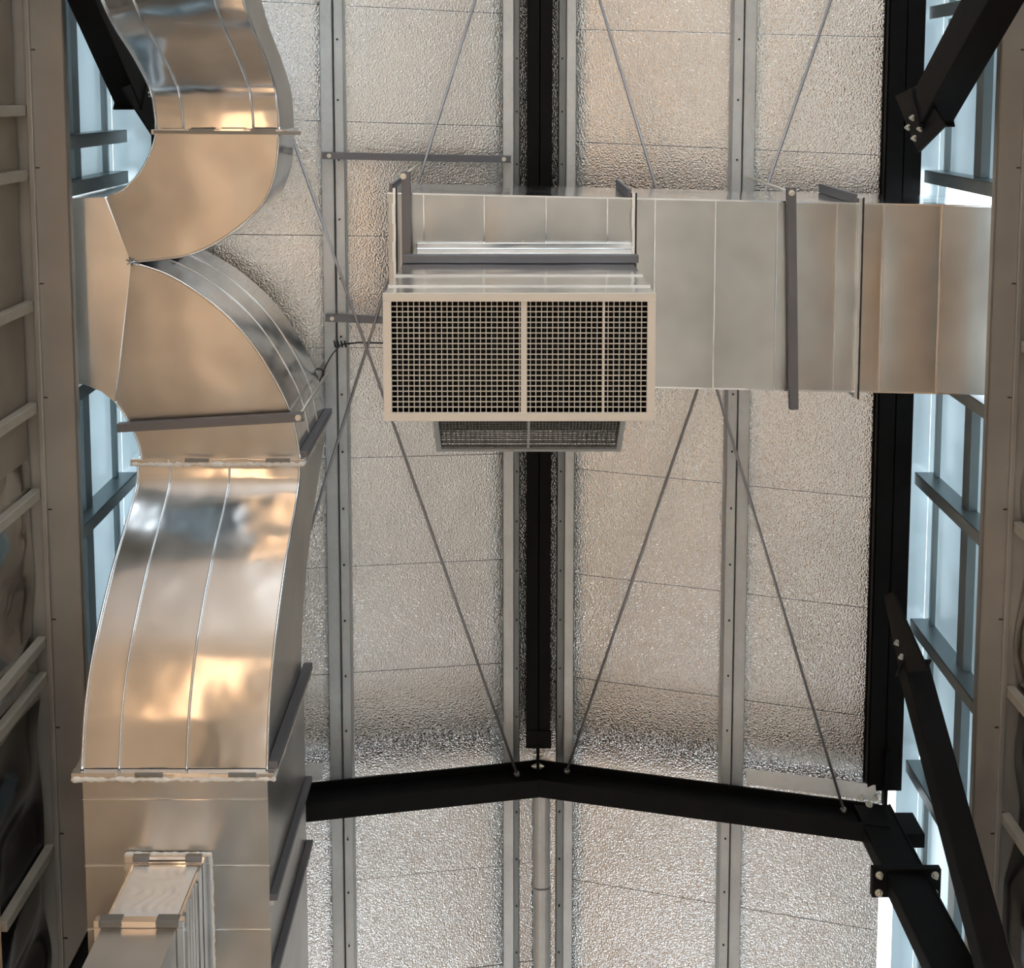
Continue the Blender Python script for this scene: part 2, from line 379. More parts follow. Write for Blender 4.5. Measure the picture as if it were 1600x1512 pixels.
# ridge flashing past the gable frame
prof = [(0.055 * math.cos(a), 0.03 * math.sin(a)) for a in [math.pi * (1 + k / 8) for k in range(9)]]
t = thing('ridge_flashing', 'pale grey folded ridge strip beyond the black gable frame', 'flashing', (XR + 0.02, YF + 1.5, zb(XR) + CZ - 0.06))
for y0, y1, dx in ((YF + 0.07, UY(1392, 6.85), 0.0), (UY(1394, 6.85), 7.0, 0.004)):
    MB().extr(prof, (XR + 0.02 + dx, y0, zb(XR) + CZ - 0.02 - dx), (XR + 0.02 + dx, y1, zb(XR) + CZ - 0.02 - dx), (1, 0, 0), (0, 0, 1)).build('flashing_strip', PURL, t)
# eave beams
def eave(px0, px1, label, x0=None, x1=None):
    xa = UX(px0, 620, H_EAVE) if x0 is None else x0; xb = UX(px1, 620, H_EAVE) if x1 is None else x1
    t = thing('eave_beam', label, 'beam', ((xa + xb) / 2, 2, H_EAVE + CZ), 'black eave beams'); z = H_EAVE + CZ; xm = (xa + xb) / 2
    mb = MB(); y1 = YF - 0.06
    mb.box(xa, xb, -2.4, y1, z, z + 0.012).box(xm - 0.005, xm + 0.005, -2.4, y1, z, z + 0.14).box(xa, xb, -2.4, y1, z + 0.085, z + 0.095)
    mb.box(xa, xa + 0.008, -2.4, y1, z, z + 0.05)
    mb.build('beam_section', BLACK, t, bevel=0.002)
    MB().box(xm - 0.01, xm + 0.01, YF - 0.32, YF + 0.03, z - 0.03, z + 0.02).build('cleat_plate', BLACK, t)
    return t, xa, xb
_, ERA, ERB = eave(1373, 1428, 'black eave beam between the right foil boards and the blue daylight band')
_, ELA, ELB = eave(0, 0, 'black eave beam at the top of the left daylight band, behind the ducts', -2.01, -1.80)

# gable frame: rafters, posts and splice plates
FSK = 0.017
def fy(x): return YF + FSK * (x - XR)
t = thing('gable_frame', 'black steel gable frame with a low peak crossing the ceiling near the bottom', 'frame', (XR, YF, 6.4 + CZ))
for sgn, xe in ((-1, -1.93), (1, 2.13)):
    mb = MB()
    for (h0, h1, wy) in ((0.0, 0.014, 0.055), (0.014, 0.20, 0.006), (0.20, 0.214, 0.055)):
        lo = []; hi = []
        for x, y in ((XR, -wy), (xe, -wy), (xe, wy), (XR, wy)):
            base = zp(x) - 0.245 + CZ
            lo.append((x, fy(x) + y, base + h0)); hi.append((x, fy(x) + y, base + h1))
        mb.hexa(lo, hi)
    mb.build('rafter', BLACK, t, bevel=0.002)
    # galvanized angle on the rafter between outer purlin and eave
    xo = -1.13 if sgn < 0 else 1.40
    lo = [(xo, fy(xo) - 0.13, zp(xo) + CZ + 0.03), (xe, fy(xe) - 0.13, zp(xe) + CZ + 0.03), (xe, fy(xe) - 0.05, zp(xe) + CZ + 0.0), (xo, fy(xo) - 0.05, zp(xo) + CZ + 0.0)]
    MB().hexa(lo, [(a, b2, c + 0.006) for a, b2, c in lo]).build('closing_angle', PURL, t)
    # post
    x0, x1 = (1.985, 2.20) if sgn > 0 else (-2.06, -1.875)
    y0 = fy(xe); ztop = zp(xe) + CZ - 0.03
    mb = MB(); zl = 4.9 if sgn > 0 else 5.4
    for a, c in ((x0, x0 + 0.012), (x1 - 0.012, x1)): mb.box(a, c, y0 - 0.055, y0 + 0.055, zl, ztop)
    mb.box(x0, x1, y0 - 0.05, y0 - 0.038, zl, ztop)
    mb.build('post', BLACK, t, bevel=0.002)
    if sgn > 0:
        zs = U(1440, 1428, 5.9).z
        zs = 5.78 + CZ
        MB().box(x0 - 0.075, x1 + 0.075, y0 - 0.075, y0 + 0.085, zs - 0.02, zs + 0.02).build('splice_plate', BLACK, t, bevel=0.004)
        for bx in (x0 - 0.04, x1 + 0.04):
            for by in (-0.045, 0.055): bolt(t, (bx, y0 + by, zs - 0.02), (0, 0, -1), 1.2)
        MB().box(x1, x1 + 0.11, y0 - 0.04, y0 + 0.04, 6.10 + CZ, 6.30 + CZ).build('bracket_stub', BLACK, t, bevel=0.003)
        for dx, dz in ((0.03, 0.0), (-0.05, 0.0), (-0.02, -0.06)):
            bolt(t, (2.09 + dx, y0 - 0.06, H_EAVE + CZ - 0.02 + dz), (0, -1, -0.4), 1.2)
# knee braces in the wall planes
def brace(label, x, a, c, wd, dx, gus, bolts, sgn):
    """box brace in a wall plane; a, c = pixels of the centre line, dx = size across the wall plane"""
    P = UP(*a, x); Q = UP(*c, x); d = (Q - P).normalized()
    t = thing('knee_brace', label, 'brace', P, 'black knee braces')
    n = Vector((1, 0, 0)).cross(d).normalized()
    mb = MB(); mb.bar(P, Q, dx, wd, up=n); mb.build('box_section', BLACK, t, bevel=0.006)
    mb = MB(); mb.bar(P - d * 0.004 , P + d * 0.006, dx + 0.02, wd + 0.03, up=n); mb.build('end_plate', BLACK, t)
    xg = x - sgn * 0.055
    g = [UP(px, py, xg) for px, py in gus]
    MB().hexa([v - Vector((0.006, 0, 0)) for v in g], [v + Vector((0.006, 0, 0)) for v in g]).build('gusset_plate', BLACK, t)
    for px, py in bolts: bolt(t, UP(px, py, xg - sgn * 0.007), (-sgn, 0, -0.5), 1.0)
    return t
brace('long black knee brace at lower right, running down from the eave beam', 2.12, (1427, 1043), (1580, 1612), 0.14, 0.13,
      [(1382, 930), (1396, 925), (1450, 1046), (1408, 1052)], [(1403, 1004), (1410, 1026)], 1)
brace('short black knee brace at the upper right corner with bright bolts', 2.12, (1457, 168), (1575, -45), 0.20, 0.16,
      [(1400, 150), (1440, 130), (1478, 196), (1436, 238)], [(1427, 184), (1420, 199), (1439, 201), (1430, 216)], 1)
brace('black knee brace at the upper left corner, behind the curved duct', -1.97, (205, 148), (125, -35), 0.16, 0.13,
      [(190, 138), (225, 120), (246, 190), (240, 215)], [(233, 147), (240, 161)], -1)

# ------------------------------------------------------------------ channels on the lower walls
def edge_channel(x0, x1, label, sgn):
    z = H_EDGE + CZ
    t = thing('edge_channel', label, 'channel', ((x0 + x1) / 2, 2, z), 'beige edge channels')
    mb = MB(); mb.box(x0, x1, -2.4, 7.5, z, z + 0.01)
    inner = x1 if sgn < 0 else x0; outer = x0 if sgn < 0 else x1
    mb.box(min(inner, inner + sgn * 0.01), max(inner, inner + sgn * 0.01), -2.4, 7.5, z, z + 0.045)
    mb.build('channel_web', CHAN, t, bevel=0.004)
    MB().box(min(outer, outer - sgn * 0.025), max(outer, outer - sgn * 0.025), -2.4, 7.5, z - 0.02, z).build('outer_lip', CHAN, t, bevel=0.003)
    MB().box(min(outer, outer + sgn * 0.22), max(outer, outer + sgn * 0.22), -2.4, 7.5, z + 0.002, z + 0.012).build('closing_flange', CHAN, t)
    mb = MB(); xx = outer - sgn * 0.0315
    for y in [-0.2 + 0.55 * k for k in range(12)]: mb.box(xx - 0.012, xx + 0.012, y - 0.003, y + 0.003, z - 0.004, z)
    mb.build('joint_marks', CABLE, t, kind='stuff')
    return t
edge_channel(-2.262, -2.085, 'wide beige steel channel along the top of the left wall', -1)
edge_channel(2.275, 2.412, 'beige steel channel along the right wall where the long duct ends', 1)

# ------------------------------------------------------------------ daylight bands above the channels
def band(name, x, sgn, posts, gaps, label):
    t = thing(name, label, 'window', (x, 2, H_EDGE + CZ), kind='structure')
    z0, zm, z1 = H_EDGE + 0.02 + CZ, 5.86 + CZ, 6.52 + CZ
    ys = sorted(posts)
    for y in ys:
        xi = x - sgn * 0.11
        mb = MB(); mb.box(min(xi, xi + sgn * 0.006), max(xi, xi + sgn * 0.006), y - 0.035, y + 0.035, z0, H_EAVE + CZ + 0.02)
        mb.box(min(xi, x), max(xi, x), y - 0.035, y - 0.029, z0, H_EAVE + CZ + 0.02)
        mb.build('post', GIRT, t, bevel=0.002)
    edges = [-2.4] + ys + [7.4]
    for a, c in zip(edges, edges[1:]):
        gap = any(g0 <= (a + c) / 2 <= g1 for g0, g1 in gaps)
        rows = [(H_EAVE + CZ - 0.02, z1)] if gap else [(z0, zm), (zm, z1)]
        for (q0, q1) in rows:
            MB().box(min(x, x + sgn * 0.006), max(x, x + sgn * 0.006), a + 0.004, c - 0.004, q0 + 0.003, q1 - 0.003).build('pane', PANE, t)
        if not gap:
            xi = x - sgn * 0.05
            MB().box(min(xi, x - sgn * 0.002), max(xi, x - sgn * 0.002), a + 0.036, c - 0.036, zm - 0.045, zm + 0.045).build('rail', GIRT, t, bevel=0.002)
            xi = x - sgn * 0.03
            MB().box(min(xi, x - sgn * 0.002), max(xi, x - sgn * 0.002), a + 0.036, c - 0.036, z1 - 0.18, z1 - 0.15).build('rail', GIRT, t, bevel=0.002)
    # pale closing strip between eave beam and pane
    xi = (ERB if sgn > 0 else ELA) + sgn * 0.004
    MB().box(min(xi, x), max(xi, x), -2.4, 7.4, H_EAVE + CZ + 0.10, H_EAVE + CZ + 0.106).build('eave_strip', PANE, t)
    return t
DY0, DY1 = UY(317, 5.6), UY(609, 5.6)
band('window_1', XPR, 1, [-1.32, -0.44, DY0 - 0.07, DY1 + 0.09, 2.2, 3.07, 3.93, 4.8, 5.7], [(DY0 - 0.05, DY1 + 0.05)], 'blue daylight band with grey posts along the right wall')
SY0, SY1 = UY(312, 5.6), UY(602, 5.6)
band('window_2', XPL, -1, [-1.32, -0.5, 0.24, SY0 - 0.05, SY1 + 0.05, 2.2, 3.07, 3.93, 4.8, 5.7], [(SY0 - 0.02, SY1 + 0.02)], 'blue daylight band with grey posts along the left wall')

# ------------------------------------------------------------------ tie rods under the purlins
def rod_h(x): return zb(x) - 0.205
def rod(label, pa, pb, low=0.0):
    def fit(px, py):
        h = 6.5
        for _ in range(20): h = rod_h(UX(px, py, h)) - low
        return U(px, py, h)
    A, B = fit(*pa), fit(*pb)
    if A.y > fy(A.x) - 0.024: A = A.lerp(B, (A.y - fy(A.x) + 0.024) / (A.y - B.y))   # stop at the rafter web
    t = thing('tie_rod', label, 'tie rod', A, 'diagonal roof tie rods')
    MB().tube([A, B], 0.0085, 8).build('rod', ROD, t)
    d = (B - A).normalized()
    MB().tube([A - d * 0.012, A + d * 0.01], 0.018, 6).build('nut', ROD, t)
    return t
rod('thin tie rod from left of the peak up past the grille to the curved duct', (810, 1216), (402, 60), 0.046)
rod('thin tie rod from the top centre down behind the grille to the left purlin', (437, 980), (755, -40), 0.022)
rod('thin tie rod from right of the peak rising to the upper right boards', (881, 1218), (1312, -40))
rod('thin tie rod from the lower right eave corner rising to the top centre', (1325, 1288), (925, -40), 0.022)

# ------------------------------------------------------------------ flat strut rails between left purlins
def strut_rail(label, pa, pb):
    hA, hB = 6.462, 6.692
    A, B = U(*pa, hA), U(*pb, hB)
    t = thing('strut_rail', label, 'rail', (A + B) / 2, 'strut rails between purlins')
    up = Vector((0, 0, 1)); mb = MB()
    mb.bar(A, B, 0.04, 0.006); mb.bar(A + Vector((0, 0.018, 0.02)), B + Vector((0, 0.018, 0.02)), 0.004, 0.04); mb.bar(A + Vector((0, -0.018, 0.02)), B + Vector((0, -0.018, 0.02)), 0.004, 0.04)
    mb.build('channel', STRUT, t)
    d = (B - A).normalized()
    for p in (A + d * 0.04, B - d * 0.04): bolt(t, p - Vector((0, 0, 0.004)), (0, 0, -1), 0.75)
strut_rail('dark strut rail spanning two purlins above the long duct', (503, 243), (798, 249))
strut_rail('dark strut rail between left purlins, half hidden by the grille', (508, 497), (796, 507))

# ------------------------------------------------------------------ ducts
def panel_surface(mb, x0, x1, y0f, y1f, z, nx, ny, bulge, drop=0.0):
    vs = []; fs = []
    for j in range(ny + 1):
        for i in range(nx + 1):
            u, v = i / nx, j / ny; x = lerp(x0, x1, u)
            b2 = bulge * (math.sin(math.pi * u) ** 0.7) * (math.sin(math.pi * v) ** 0.7)
            vs.append((x, lerp(y0f(x), y1f(x), v), z - b2 - drop * u))
    for j in range(ny):
        for i in range(nx):
            k = j * (nx + 1) + i; fs.append((k, k + 1, k + nx + 2, k + nx + 1))
    mb.add(vs, fs, True)

# --- long duct with grille outlets
DZ0, DZ1 = 5.60 + CZ, 6.25 + CZ
DSK = 0.022
XL_, XR_ = UX(607, 400, 5.6), 2.40
X0ref = UX(1030, 600, 5.6)
def dy0(x): return UY(312, 5.6) + DSK * (x - X0ref)
def dy1(x): return UY(604, 5.6) + DSK * (x - X0ref)
duct = thing('air_duct', 'long straight galvanized duct with square grille outlets under the ridge', 'duct', (0.6, 1.0, DZ0))
seams = [UX(p, 450, 5.6) for p in (663, 757, 853, 948, 1022, 1116, 1212, 1305, 1378, 1468)]
edges = [XL_] + seams + [XR_]
rng = random.Random(11)
for a, c in zip(edges, edges[1:]):
    mb = MB(); panel_surface(mb, a + 0.001, c - 0.001, dy0, dy1, DZ0, 8, 14, rng.uniform(-0.010, 0.016), 0.03 if c == XR_ else 0.0)
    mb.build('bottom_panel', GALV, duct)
    mb = MB()
    for yf in (dy0, dy1):
        mb.add([(a, yf(a), DZ0), (c, yf(c), DZ0), (c, yf(c), DZ1), (a, yf(a), DZ1)], [(0, 1, 2, 3)])
    mb.add([(a, dy0(a), DZ1), (c, dy0(c), DZ1), (c, dy1(c), DZ1), (a, dy1(a), DZ1)], [(0, 1, 2, 3)])
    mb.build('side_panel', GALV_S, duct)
for x in seams:
    MB().extr([(-0.005, 0.002), (-0.003, -0.007), (0.003, -0.007), (0.005, 0.002)], (x, dy0(x) - 0.002, DZ0), (x, dy1(x) + 0.002, DZ0), (1, 0, 0), (0, 0, 1)).build('standing_seam', GALV_S, duct)
MB().add([(XL_, dy0(XL_), DZ0), (XL_, dy1(XL_), DZ0), (XL_, dy1(XL_), DZ1), (XL_, dy0(XL_), DZ1)], [(0, 1, 2, 3)]).build('end_cap', GALV_S, duct)
mb = MB()
for yf, s2 in ((dy0, -1), (dy1, 1)):
    mb.bar((XL_, yf(XL_) + s2 * 0.003, DZ0 + 0.006), (XR_, yf(XR_) + s2 * 0.003, DZ0 + 0.006), 0.008, 0.016)
mb.build('edge_lock', GALV_S, duct)
def ring_flange(root, x, y0, y1, z0, z1, wd, pr, mat, name='flange', sides=('b', 'y0', 'y1', 't')):
    mb = MB()
    if 'b' in sides: mb.box(x - wd / 2, x + wd / 2, y0 - pr, y1 + pr, z0 - pr, z0 - 0.001)
    if 'y0' in sides: mb.box(x - wd / 2, x + wd / 2, y0 - pr, y0 - 0.001, z0 - 0.001, z1)
    if 'y1' in sides: mb.box(x - wd / 2, x + wd / 2, y1 + 0.001, y1 + pr, z0 - 0.001, z1)
    if 't' in sides: mb.box(x - wd / 2, x + wd / 2, y0 - pr, y1 + pr, z1 + 0.001, z1 + pr)
    return mb.build(name, mat, root, bevel=0.002)
for px in (619, 989, 1340):
    x = UX(px, 450, 5.6)
    f = ring_flange(duct, x, dy0(x), dy1(x), DZ0, DZ1, 0.022, 0.03, GALV_S)
    MB().box(x + 0.004, x + 0.012, dy0(x) - 0.034, dy1(x) + 0.034, DZ0 - 0.034, DZ0 - 0.03).build('gasket', CABLE, f)
    for k in range(5):                      # spring clips on the joint
        y = lerp(dy0(x), dy1(x), 0.1 + 0.2 * k)
        MB().box(x - 0.014, x + 0.003, y - 0.05, y + 0.05, DZ0 - 0.036, DZ0 - 0.028).build('clip', GALV_S, f, bevel=0.001)
    MB().box(x - 0.03, x - 0.012, dy0(x) - 0.05, dy0(x) - 0.002, DZ0, DZ1).build('side_angle', STRUT, f, bevel=0.002)
# main outlet box
zg = 4.40 + CZ; zn = 5.30 + CZ
nx0, nx1 = UX(650, 378, 5.6), UX(984, 378, 5.6); ny0, ny1 = UY(378, 5.6) + 0.0, 1.24
ob = thing('outlet_box', '', '', Vector((0.05, 1.0, DZ0)) - duct.location); ob.parent = duct
for k in ('label', 'category'): del ob[k]
def walls(name, x0, x1, y0, y1, za, zb2, mat, root, tops=True):
    mb = MB()
    mb.add([(x0, y0, za), (x1, y0, za), (x1, y1, za), (x0, y1, za), (x0, y0, zb2), (x1, y0, zb2), (x1, y1, zb2), (x0, y1, zb2)], [(0, 1, 5, 4), (1, 2, 6, 5), (2, 3, 7, 6), (3, 0, 4, 7)])
    return mb.build(name, mat, root)
walls('neck', nx0, nx1, ny0 + 0.03, ny1, zn, DZ0 - 0.005, GALV_S, ob)
for a in ((nx0 + 0.004, nx1 + 0.01, ny0 - 0.0, ny0 + 0.03, DZ0 - 0.035, DZ0 - 0.004),):
    MB().box(*a).build('collar', GALV_S, ob, bevel=0.004)
for k in range(3): bolt(ob, (lerp(nx0, nx1, 0.3 + 0.2 * k), ny0, DZ0 - 0.02), (0, -1, -0.2), 0.4)
gx0, gx1 = UX(598, 458, 4.40), UX(1025, 458, 4.40); gy0, gy1 = UY(458, 4.40), UY(655, 4.42)
walls('box_casing', gx0 + 0.003, gx1 - 0.003, gy0 + 0.004, gy1 - 0.004, zg + 0.012, zn, GALV_S, ob)
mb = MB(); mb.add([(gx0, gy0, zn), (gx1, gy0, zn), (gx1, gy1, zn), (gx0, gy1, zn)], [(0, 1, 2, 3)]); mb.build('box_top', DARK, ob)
for zz in (zn - 0.02, zg + 0.45, zg + 0.18):
    MB().box(gx0, gx1, gy0 - 0.002, gy0 + 0.004, zz, zz + 0.012).build('seam_rib', GALV_S, ob)
MB().box(nx0 - 0.03, nx1, gy0 - 0.035, gy0 + 0.001, zn - 0.10, zn - 0.055).build('support_rail', STRUT, ob, bevel=0.003)
def grille(root, P, ex, ey, W, Hh, bord, nxb, nyb, mat, deep, extra=(), name='grille', bm=None, bmat=None):
    """P corner, ex/ey unit axes, facing n = away from inside"""
    ex = Vector(ex); ey = Vector(ey); nrm = ex.cross(ey).normalized()
    if nrm.z > 0: nrm = -nrm
    def bx(u0, u1, v0, v1, d0, d1, mb):
        lo = [P + ex * u + ey * v + nrm * d0 for u, v in ((u0, v0), (u1, v0), (u1, v1), (u0, v1))]
        mb.hexa(lo, [p + nrm * (d1 - d0) for p in lo])
    g = bpy.data.objects.new(name, None); COL.objects.link(g); g.parent = root; g.location = P - parent_world(root); g.empty_display_size = 0.05
    mb = MB()
    bx(0, W, 0, bord, -0.012, 0.006, mb); bx(0, W, Hh - bord, Hh, -0.012, 0.006, mb); bx(0, bord, bord, Hh - bord, -0.012, 0.006, mb); bx(W - bord, W, bord, Hh - bord, -0.012, 0.006, mb)
    mb.build('frame', mat, g, bevel=0.001)
    t = 0.0034 if bm is None else bm; mb = MB()
    for i in range(1, nxb): u = lerp(bord, W - bord, i / nxb); bx(u - t / 2, u + t / 2, bord, Hh - bord, -0.012, -0.005, mb)
    for j in range(1, nyb): v = lerp(bord, Hh - bord, j / nyb); bx(bord, W - bord, v - t / 2, v + t / 2, -0.012, -0.005, mb)
    mb.build('grid_bars', bmat or mat, g, kind='stuff')
    for u, wd in extra:
        mb = MB(); bx(u - wd / 2, u + wd / 2, bord, Hh - bord, -0.018, -0.001, mb); mb.build('mullion', mat, g)
    mb = MB()
    for i in range(1, int(nxb / 1.5)): u = lerp(bord, W - bord, i / int(nxb / 1.5)); bx(u - 0.001, u + 0.001, bord, Hh - bord, -0.055, -0.025, mb)
    mb.build('rear_blades', BLADE, g, kind='stuff')
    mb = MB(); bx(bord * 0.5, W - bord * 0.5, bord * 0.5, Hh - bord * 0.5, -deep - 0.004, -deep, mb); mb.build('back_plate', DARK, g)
    return g
gw, gh = gx1 - gx0, gy1 - gy0
grille(ob, Vector((gx0, gy0, zg)), (1, 0.0, 0), (0, 1, 0), gw, gh, 0.032, 46, 21, FRAME, 0.12, ((gw * 0.517, 0.024), (gw * 0.81, 0.008)), bm=0.0029)
# rear outlet on the far side, sloping grille
so = thing('side_outlet', '', '', Vector((0.05, 1.6, DZ0)) - duct.location); so.parent = duct
for k in ('label', 'category'): del so[k]
P1 = U(662, 612, 5.62); P2 = U(682, 704, 6.12); P3 = U(970, 704, 6.12)
sx0, sx1 = P2.x, P3.x; syA, szA = dy1(0) + 0.05, 5.63 + CZ; syB, szB = P2.y, P2.z
mb = MB(); ym = dy1(0) + 0.012
for x in (sx0, sx1): mb.add([(x, ym, szA - 0.01), (x, syA, szA), (x, syB, szB), (x, ym, szB + 0.03)], [(0, 1, 2, 3)])
mb.add([(sx0, ym, szB + 0.03), (sx1, ym, szB + 0.03), (sx1, syB, szB), (sx0, syB, szB)], [(0, 1, 2, 3)])
mb.build('casing', GALV_S, so)
ey = Vector((0, syB - syA, szB - szA)); Ls = ey.length; ey.normalize()
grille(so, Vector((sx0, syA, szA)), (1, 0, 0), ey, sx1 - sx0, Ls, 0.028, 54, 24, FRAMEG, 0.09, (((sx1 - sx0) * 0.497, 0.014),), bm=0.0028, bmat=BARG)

# --- curved duct on the left
EZ = 5.60 + CZ; EZT = 6.38 + CZ; EZU = 6.00 + CZ
ld = thing('curved_air_duct', 'curved galvanized duct on the left with two back to back elbows and an offset', 'duct', (-1.45, 2.0, 4.75 + CZ))
def elbow(name, throat, heel, z0, z1, n, root, mat, matside):
    T = smooth_curve([U(a, b2, 5.6) for a, b2 in throat], n); Hh = smooth_curve([U(a, b2, 5.6) for a, b2 in heel], n)
    e = bpy.data.objects.new(name, None); COL.objects.link(e); e.parent = root; e.location = Vector((T[0].x, T[0].y, z0)) - parent_world(root)
    m_ = 8; vs = []; fs = []
    for i in range(n):
        for j in range(m_ + 1):
            p = T[i].lerp(Hh[i], j / m_); u = i / (n - 1); v = j / m_
            p = Vector((p.x, p.y, z0 - 0.004 * math.sin(math.pi * v) * math.sin(math.pi * u))); vs.append(p)
    for i in range(n - 1):
        for j in range(m_):
            k = i * (m_ + 1) + j; fs.append((k, k + 1, k + m_ + 2, k + m_ + 1))
    mb = MB(); mb.add(vs, fs, True); mb.build('cheek', mat, e)
    mb = MB(); mb.add([(p.x, p.y, z1) for p in T] + [(p.x, p.y, z1) for p in Hh], [(i, i + 1, n + i + 1, n + i) for i in range(n - 1)]); mb.build('top_cheek', mat, e)
    for nm, C in (('throat_wrap', T), ('heel_wrap', Hh)):
        mb = MB(); mb.add([(p.x, p.y, z0) for p in C] + [(p.x, p.y, z1) for p in C], [(i, i + 1, n + i + 1, n + i) for i in range(n - 1)], True); mb.build(nm, matside, e)
        MB().tube([(p.x, p.y, z0 - 0.002) for p in C], 0.006, 6).build('edge_lock', GALV_S, e)
    for k in (0.36, 0.68):
        if nm and z1 - z0 > 0.5:
            MB().tube([(p.x + 0.001, p.y - 0.001, lerp(z0, z1, k)) for p in Hh], 0.004, 5).build('heel_seam', GALV_S, e)
    return T, Hh
loT = [(180, 627), (195, 647), (210, 675), (219, 700), (222, 718)]
loH = [(205, 409), (265, 430), (330, 472), (385, 525), (428, 590), (456, 650), (470, 718)]
T1, H1 = elbow('lower_elbow', loT, loH, EZ, EZT, 28, ld, GALV, GALV_S)
upT = [(165, 308), (195, 294), (220, 268), (237, 235), (245, 206)]
upH = [(205, 409), (250, 405), (300, 396), (352, 370), (406, 324), (429, 274), (437, 206)]
T2, H2 = elbow('upper_elbow', upT, upH, EZ - 0.004, EZU, 28, ld, GALV, GALV_S)
# stub through the wall
A = [U(133, 598, 5.6), U(160, 610, 5.6), U(180, 627, 5.6), U(205, 409, 5.6), U(165, 308, 5.6)]
ysA, ysB = A[0].y - 0.01, A[4].y + 0.01
xf = A[3].x
pl = [Vector((x, y, EZ - 0.10 * (xf - x))) for x, y in [(-2.55, ysA), A[0].xy, A[1].xy, A[2].xy, A[3].xy, A[4].xy, (-2.55, ysB)]]
n = len(pl); tp = [Vector((p.x, p.y, EZT)) for p in pl]
mb = MB(); mb.add(pl + tp, [list(range(n))] + [list(range(n, 2 * n))] + [(i, (i + 1) % n, n + (i + 1) % n, n + i) for i in (0, 1, 5)]); mb.build('wall_stub', GALV, ld)
mb = MB(); c0 = U(205, 408, 5.6); c0.z -= 0.006
for k in range(6):
    a = k * math.pi / 3 + 0.3; mb.bar(c0, c0 + Vector((math.cos(a) * 0.022, math.sin(a) * 0.022, -0.006)), 0.006, 0.006)
mb.build('corner_crimp', PURLD, ld)
# offsets: sheet following a side profile
def offset_duct(name, x0, x1, prof, hgt, n, beads, mat):
    pr = smooth_curve([(0, y, h + CZ) for y, h in prof], n)
    e = bpy.data.objects.new(name, None); COL.objects.link(e); e.parent = ld; e.location = Vector(((x0 + x1) / 2, pr[0].y, pr[0].z)) - parent_world(ld)
    m_ = 10; vs = []; fs = []
    for p in pr:
        for j in range(m_ + 1): vs.append((lerp(x0, x1, j / m_), p.y, p.z))
    for i in range(n - 1):
        for j in range(m_): k = i * (m_ + 1) + j; fs.append((k, k + 1, k + m_ + 2, k + m_ + 1))
    mb = MB(); mb.add(vs, fs, True); mb.build('bottom_wrap', mat, e)
    mb = MB(); mb.add([(x, p.y, p.z + hgt) for p in pr for x in (x0, x1)], [(2 * i, 2 * i + 1, 2 * i + 3, 2 * i + 2) for i in range(n - 1)], True); mb.build('top_wrap', mat, e)
    for x in (x0, x1):
        mb = MB(); mb.add([(x, p.y, p.z + dz) for p in pr for dz in (0, hgt)], [(2 * i, 2 * i + 1, 2 * i + 3, 2 * i + 2) for i in range(n - 1)]); mb.build('cheek', GALV, e)
        MB().tube([(x, p.y, p.z - 0.004) for p in pr], 0.007, 6).build('edge_lock', GALV_S, e)
    for u in beads:
        MB().tube([(lerp(x0, x1, u), p.y, p.z - 0.002) for p in pr], 0.006, 6).build('seam_bead', GALV_S, e)
    return pr
LX0, LX1 = -1.862, -1.060
prof = [(UY(722, 5.6), 5.60), (UY(745, 5.59), 5.59), (UY(785, 5.50), 5.50), (UY(880, 5.22), 5.22), (UY(1000, 4.96), 4.96), (UY(1100, 4.82), 4.82), (UY(1200, 4.75), 4.75)]
offset_duct('lower_offset', LX0, LX1, prof, 0.80, 48, (0.2, 0.565), GALV_S)
UX0, UX1 = -1.727, -1.13
profu = [(UY(205, 5.6), 5.60), (UY(180, 5.59), 5.59), (UY(140, 5.53), 5.53), (UY(90, 5.31), 5.31), (UY(50, 5.1), 5.1), (UY(5, 4.92), 4.92), (UY(-60, 4.76), 4.76), (UY(-150, 4.70), 4.70), (-2.2, 4.70)]
offset_duct('upper_offset', UX0, UX1, profu, 0.38, 56, (0.22, 0.79), GALV_S)
# straight run
zS, zST = 4.75 + CZ, 5.62 + CZ; yS = UY(1205, 4.75)
st = bpy.data.objects.new('straight_run', None); COL.objects.link(st); st.parent = ld; st.location = Vector((-1.4, yS, zS)) - parent_world(ld)
cuts = [yS, UY(1248, 4.75), UY(1352, 4.75), UY(1452, 4.75), UY(1560, 4.75), UY(1700, 4.75), 5.6]
for a, c in zip(cuts, cuts[1:]):
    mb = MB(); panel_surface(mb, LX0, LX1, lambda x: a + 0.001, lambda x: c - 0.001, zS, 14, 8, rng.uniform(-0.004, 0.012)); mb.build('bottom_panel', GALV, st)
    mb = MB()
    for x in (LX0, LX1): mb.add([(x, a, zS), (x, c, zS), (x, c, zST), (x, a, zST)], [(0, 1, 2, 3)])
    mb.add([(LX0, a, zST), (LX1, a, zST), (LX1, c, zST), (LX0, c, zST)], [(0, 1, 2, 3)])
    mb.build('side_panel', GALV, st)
for c in cuts[1:-1]:
    MB().extr([(-0.004, 0.002), (-0.002, -0.005), (0.002, -0.005), (0.004, 0.002)], (LX0 - 0.002, c, zS), (LX1 + 0.002, c, zS), (0, 1, 0), (0, 0, 1)).build('standing_seam', GALV_S, st)
for y in (UY(1400, 4.75), UY(1515, 4.75)):
    MB().box(LX1 + 0.001, LX1 + 0.035, y - 0.014, y + 0.014, zS - 0.01, zST).build('side_stiffener', STRUT, st, bevel=0.002)
    MB().box(LX1 + 0.001, LX1 + 0.02, y + 0.014, y + 0.034, zS - 0.01, zST).build('side_stiffener', PURL, st, bevel=0.002)
